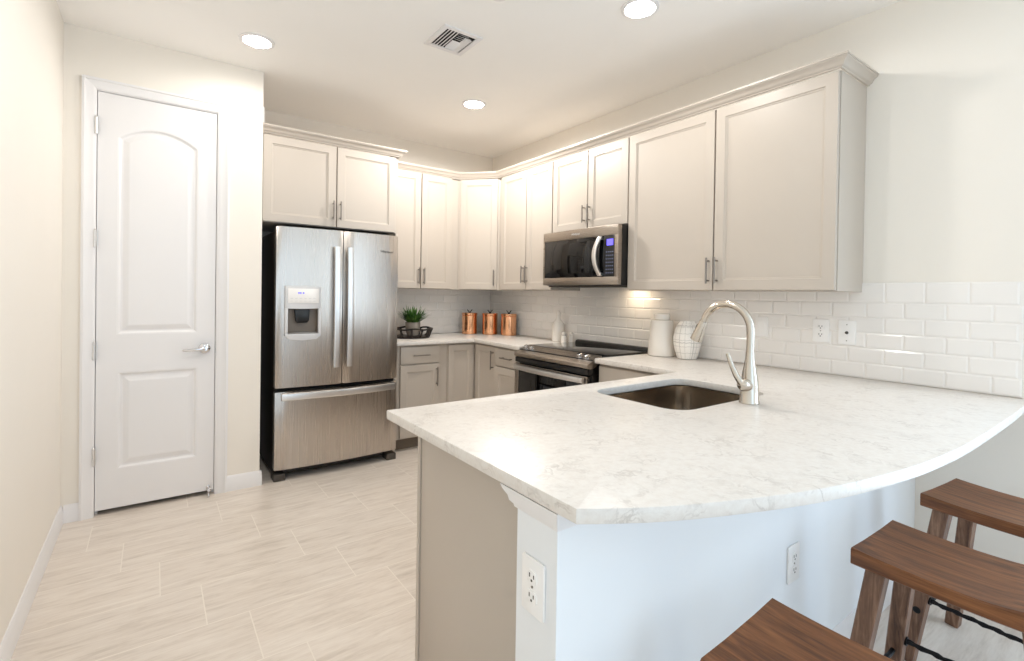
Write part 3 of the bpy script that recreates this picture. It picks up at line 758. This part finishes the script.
m = MB(); m.lathe([(.047, .0005), (.052, .006), (.053, .05), (.052, .14), (.044, .168), (.026, .186), (.019, .198), (.018, .225)], c, 28); wpart('body', m, 'ceramic_white', t_)
m = MB(); m.lathe([(.019, .2255), (.019, .25), (.016, .256), (.008, .266), (0, .268)], c, 20); wpart('stopper', m, 'ceramic_white', t_)
def shaker_(c, label, mat):
    t_ = thing('spice_shaker', label, 'shaker', c, group='shakers beside the range')
    m = MB(); m.lathe([(.021, .0005), (.024, .004), (.0235, .05), (.018, .066)], c, 22); wpart('body', m, mat, t_)
    if 'collar' in label: m = MB(); m.lathe([(.0187, .0655), (.0195, .0665), (.0195, .070), (.0187, .0705)], c, 22); wpart('collar', m, 'pull_metal', t_)
    m = MB(); m.lathe([(.0185, .0708), (.019, .074), (.019, .084), (.012, .093), (0, .095)], c, 22); wpart('cap', m, 'ceramic_white', t_)
shaker_((-.148, -1.345, ZT), 'small white shaker with a metal collar in front of the white bottle', 'ceramic_white')
shaker_((-.075, -1.352, ZT), 'small white shaker close to the tiled wall beside the range', 'ceramic_white')
c = (-.125, -2.315, ZT)
t_ = thing('ginger_jar', 'tall white ceramic jar with lid on the counter right of the range', 'jar', c)
m = MB(); m.lathe([(.085, .0005), (.091, .004), (.092, .012), (.089, .06), (.083, .14), (.076, .21), (.073, .236), (.068, .243), (.05, .2455)], c, 36); wpart('body', m, 'ceramic_white', t_)
m = MB(); m.lathe([(.049, .246), (.052, .249), (.052, .283), (.047, .2885), (0, .29)], c, 32); wpart('lid', m, 'ceramic_white', t_)
c = (-.125, -2.515, ZT)
t_ = thing('vase', 'rounded white vase with a grey line-grid pattern behind the faucet', 'vase', c)
m = MB(); m.lathe([(.055, .0005), (.06, .004), (.076, .05), (.087, .1), (.088, .14), (.078, .19), (.06, .224), (.046, .24), (.046, .248), (.041, .248), (.04, .235), (.05, .215), (0, .2)], c, 40, cap1=False); wpart('body', m, 'vase_pattern', t_)

# ------------------------------------------------------------------ outlets and plates
def duplex(label, loc, rotz, w=.072, h=.116):
    t_ = thing('wall_outlet', label, 'outlet', loc, rotz, 'socket outlets')
    finish('plate', MB().prism(rrect(-w/2, w/2, -h/2, h/2, .006, 4), -.006, -.0005, 'y', .0015), 'white_plastic', t_)
    for z in (-.0215, .0215):
        P = [(x, y+z) for x, y in rrect(-.0165, .0165, -.014, .014, .009, 5)]
        s_3 = finish('socket', MB().prism(P, -.0085, -.0055, 'y', .0008), 'white_plastic', t_)
        m = MB(); m.box(-.0085, -.0055, -.0089, -.0083, z-.001, z+.008); m.box(.0055, .0085, -.0089, -.0083, z-.001, z+.007); m.lathe([(.003, -.0089), (.003, -.0083)], (0, 0, z-.007), 10, 'y')
        finish('slots', m, 'dark_grey', s_3)
    m = MB(); m.lathe([(.0028, -.0078), (.0028, -.0055)], (0, 0, 0), 10, 'y'); finish('screw', m, 'pull_metal', t_)
TX = -.0102
duplex('double socket outlet on the tiled wall right of the faucet', (TX, -3.265, 1.146), RW, .082, .122)
duplex('socket outlet on the white end of the half wall under the countertop', (KX-.0002, -3.613, .684), RW, .076, .122)
duplex('socket outlet low on the long white face of the breakfast bar', (-1.24, KY0-.0002, .449), 0, .076, .122)
t_ = thing('cable_plate', 'wall plate with one dark cable jack on the tiles, right of the double socket', 'wall plate', (TX, -3.39, 1.144), RW)
finish('plate', MB().prism(rrect(-.041, .041, -.063, .063, .006, 4), -.006, -.0005, 'y', .0015), 'white_plastic', t_)
m = MB(); m.lathe([(.008, -.008), (.008, -.0055)], (0, 0, 0), 14, 'y'); m.lathe([(.0055, -.016), (.0055, -.008)], (0, 0, 0), 14, 'y'); finish('jack', m, 'dark_grey', t_)
for z in (-.042, .042):
    m = MB(); m.lathe([(.0028, -.0072), (.0028, -.0055)], (0, 0, z), 10, 'y'); finish('screw', m, 'pull_metal', t_)
t_ = thing('light_switch', 'white rocker switch on the tiles just right of the faucet neck', 'switch', (TX, -2.942, 1.148), RW)
finish('plate', MB().prism(rrect(-.037, .037, -.058, .058, .006, 4), -.006, -.0005, 'y', .0015), 'white_plastic', t_)
finish('rocker', MB().prism([(-.0055, -.033), (-.0095, .033), (-.0055, .033)], -.0165, .0165, 'x'), 'white_plastic', t_)

# ------------------------------------------------------------------ ceiling
def can(x, y, label, k=1.0, cone=178, col=None):
    t_ = thing('recessed_light', label, 'light', (x, y, C), group='recessed ceiling lights')
    m = MB(); m.lathe([(.095, -.0005), (.094, -.006), (.078, -.009), (.074, -.006), (.073, -.0005)], (0, 0, 0), 32, cap0=False, cap1=False); finish('trim_ring', m, 'trim_white', t_)
    m = MB(); m.lathe([(.0725, -.0008), (.071, -.005), (.05, -.007), (0, -.0075)], (0, 0, 0), 32, cap0=True, cap1=False); finish('lens', m, 'lens_glow', t_)
    l = bpy.data.lights.new('can_lamp', 'SPOT'); l.energy = CAN_W*k; l.color = col or CAN_COL; l.spot_size = math.radians(cone); l.spot_blend = .25 if cone > 170 else 1.0; l.shadow_soft_size = .06
    lo = bpy.data.objects.new('can_lamp', l); COL.objects.link(lo); lo.location = (0, 0, -.075); lo.parent = t_
can(-2.467, -1.195, 'glowing recessed ceiling light nearest the pantry door', .2)
can(-.957, -1.167, 'glowing recessed ceiling light near the far corner by the microwave', 2.5)
can(-.958, -2.774, 'glowing recessed ceiling light at the top edge, nearest the large wall cabinet', .5)
can(-2.467, -2.774, 'added recessed ceiling light over the walkway, unseen above the top edge of view', .6)  # extra unseen fixture added to light the kitchen
vx0, vx1, vy0, vy1 = -1.678, -1.432, -2.04, -1.78
t_ = thing('ceiling_vent', 'square white air vent with slats in the ceiling', 'vent', ((vx0+vx1)/2, (vy0+vy1)/2, C))
m = MB()
fw = .03
for a in ((vx0, vx0+fw, vy0, vy1), (vx1-fw, vx1, vy0, vy1), (vx0+fw, vx1-fw, vy0, vy0+fw), (vx0+fw, vx1-fw, vy1-fw, vy1)): m.box(*a, C-.008, C-.0005, .002)
wpart('frame', m, 'trim_white', t_)
wpart('duct_shade', MB().box(vx0+fw, vx1-fw, vy0+fw, vy1-fw, C-.0012, C-.0006), 'dark_gap', t_)  # flat dark sheet; the shade inside the vent is put into its colour
ix0, ix1, iy0, iy1 = vx0+fw, vx1-fw, vy0+fw, vy1-fw
for k in range(4):
    x = ix0+.008+k*.019; m = MB(); m.prism([(x, C-.009), (x+.012, C-.0015), (x+.015, C-.0015), (x+.0015, C-.0098)], iy0, iy1, 'y'); wpart('slat', m, 'trim_white', t_)
for k in range(4):
    y = iy0+.006+k*.019; m = MB(); m.prism([(y, C-.009), (y+.012, C-.0015), (y+.015, C-.0015), (y+.0015, C-.0098)], ix0+.085, ix1-.042, 'x'); wpart('slat', m, 'trim_white', t_)
for k in range(3):
    x = ix1-.010-k*.013; m = MB(); m.prism([(x, C-.009), (x-.013, C-.0015), (x-.016, C-.0015), (x-.0015, C-.0098)], iy0+.03, iy1, 'y'); wpart('slat', m, 'trim_white', t_)
for k in range(5):
    y = iy1-.010-k*.018; m = MB(); m.prism([(y, C-.009), (y-.017, C-.0015), (y-.02, C-.0015), (y-.0015, C-.0098)], ix0+.085, ix1-.042, 'x'); wpart('slat', m, 'trim_white', t_)
m = MB(); m.lathe([(.042, -.0005), (.042, -.004), (.036, -.007), (.012, -.008), (.010, -.02), (0, -.022)], (0, 0, 0), 28, cap0=True, cap1=False)
sp = finish('ceiling_sprinkler', m, 'trim_white'); sp.location = (-1.585, -2.42, C); tag(sp, 'small round white sprinkler head at the top edge of the ceiling', 'sprinkler')
m = MB(); m.box(XE+.001, XE+.032, -.62, -.50, 2.475, 2.60, .004)
tag(finish('door_chime', m, 'white_plastic'), 'small white box peeking past the wall corner above the refrigerator cabinet', 'box')

# ------------------------------------------------------------------ stools (local y along the seat, +y end under the bar)
SH, SLN, SWD = .61, .42, .322
def make_stool(label):
    t_ = thing('bar_stool', label, 'stool', (0, 0, 0), 0, 'wooden saddle stools at the breakfast bar')
    m = MB(); n = 20; L = []
    for i in range(n+1):
        f = i/n; y = SLN/2-SLN*f; s = 2*f-1
        dip = -.011*(1-s*s); up_ = .022*max(0, (f-.62)/.38)**2
        zt = SH+dip+up_; zb = SH-.046+.3*dip+.15*up_; w = SWD/2; b = .004
        L.append([(-w, y, zb+b), (-w, y, zt-b), (-w+b, y, zt), (-w*.4, y, zt-.003), (w*.4, y, zt-.003), (w-b, y, zt), (w, y, zt-b), (w, y, zb+b), (w-b, y, zb), (-w+b, y, zb)])
    m.rings(L); finish('seat', m, 'seat_wood', t_)
    ft = {}
    for sx in (-1, 1):
        for sy in (-1, 1):
            a = Vector((sx*(SWD/2-.036), sy*(SLN/2-.055), SH-.05)); b = Vector((sx*(SWD/2+.040), sy*(SLN/2+.014), .001))
            m = MB(); m.bar(b, a, .042, .047, (1, 0, 0)); bmesh.ops.bevel(m.bm, geom=m.bm.edges[:], offset=.003, segments=1, affect='EDGES')
            lg_ = finish('leg', m, 'leg_wood', t_); ft[sx, sy] = (b, a, lg_)
    def at(sx, sy, z):
        b, a, _ = ft[sx, sy]; return b+(a-b)*((z-b.z)/(a.z-b.z))
    def twist(p, q, z):
        P_ = []; N = 26
        for i in range(N+1):
            f = i/N; c_ = p.lerp(q, f); P_.append(c_+Vector((0, 0, .0015*math.sin(f*40))))
        return P_
    for sx in (-1, 1):
        p, q = at(sx, 1, .235), at(sx, -1, .235); d = (q-p).normalized()
        p2, q2 = p+d*.0215, q-d*.0215
        m = MB(); N = 26; m.tube(twist(p2, q2, 0), [.0075+.0015*math.sin(i*2.4) for i in range(N+1)], 8); m.tube([p2, p2+d*.006], .014, 10); m.tube([q2-d*.006, q2], .014, 10)
        finish('foot_rod', m, 'iron', t_)
    for sy in (-1, 1):
        p, q = at(-1, sy, .195), at(1, sy, .195); d = (q-p).normalized()
        p2, q2 = p+d*.0215, q-d*.0215
        m = MB(); m.tube(twist(p2, q2, 0), .0075, 8); finish('foot_rod', m, 'iron', t_)
        for sx, e_ in ((-1, p-d*.0205), (1, q+d*.0205)):
            m = MB(); dd = -d if sx < 0 else d; m.tube([e_-dd*.001, e_+dd*.003, e_+dd*.006, e_+dd*.0075], [.012, .012, .009, .003], 12); finish('bolt', m, 'iron', t_)
    return t_
def copy_tree(o, parent=None):
    c = o.copy(); COL.objects.link(c); c.parent = parent
    for ch in list(o.children): copy_tree(ch, c)
    return c
def place(o, ax, ay, rot):      # put the seat corner (-x, +y) at (ax, ay)
    R_ = Matrix.Rotation(rot, 2); c_ = R_ @ Vector((-SWD/2, SLN/2)); o.location = (ax-c_.x, ay-c_.y, 0); o.rotation_euler = (0, 0, rot)
s1 = make_stool('wooden bar stool closest to the camera, only its seat showing at the bottom edge'); 
s2 = copy_tree(s1); s3 = copy_tree(s1)
s2['label'] = 'middle wooden bar stool, between the closest one and the one by the wall'
s3['label'] = 'wooden bar stool farthest back, nearest the right-hand wall'
place(s1, -2.078, -3.889, math.radians(3)); place(s2, -1.335, -3.884, math.radians(-1)); place(s3, -.663, -3.870, math.radians(-6))
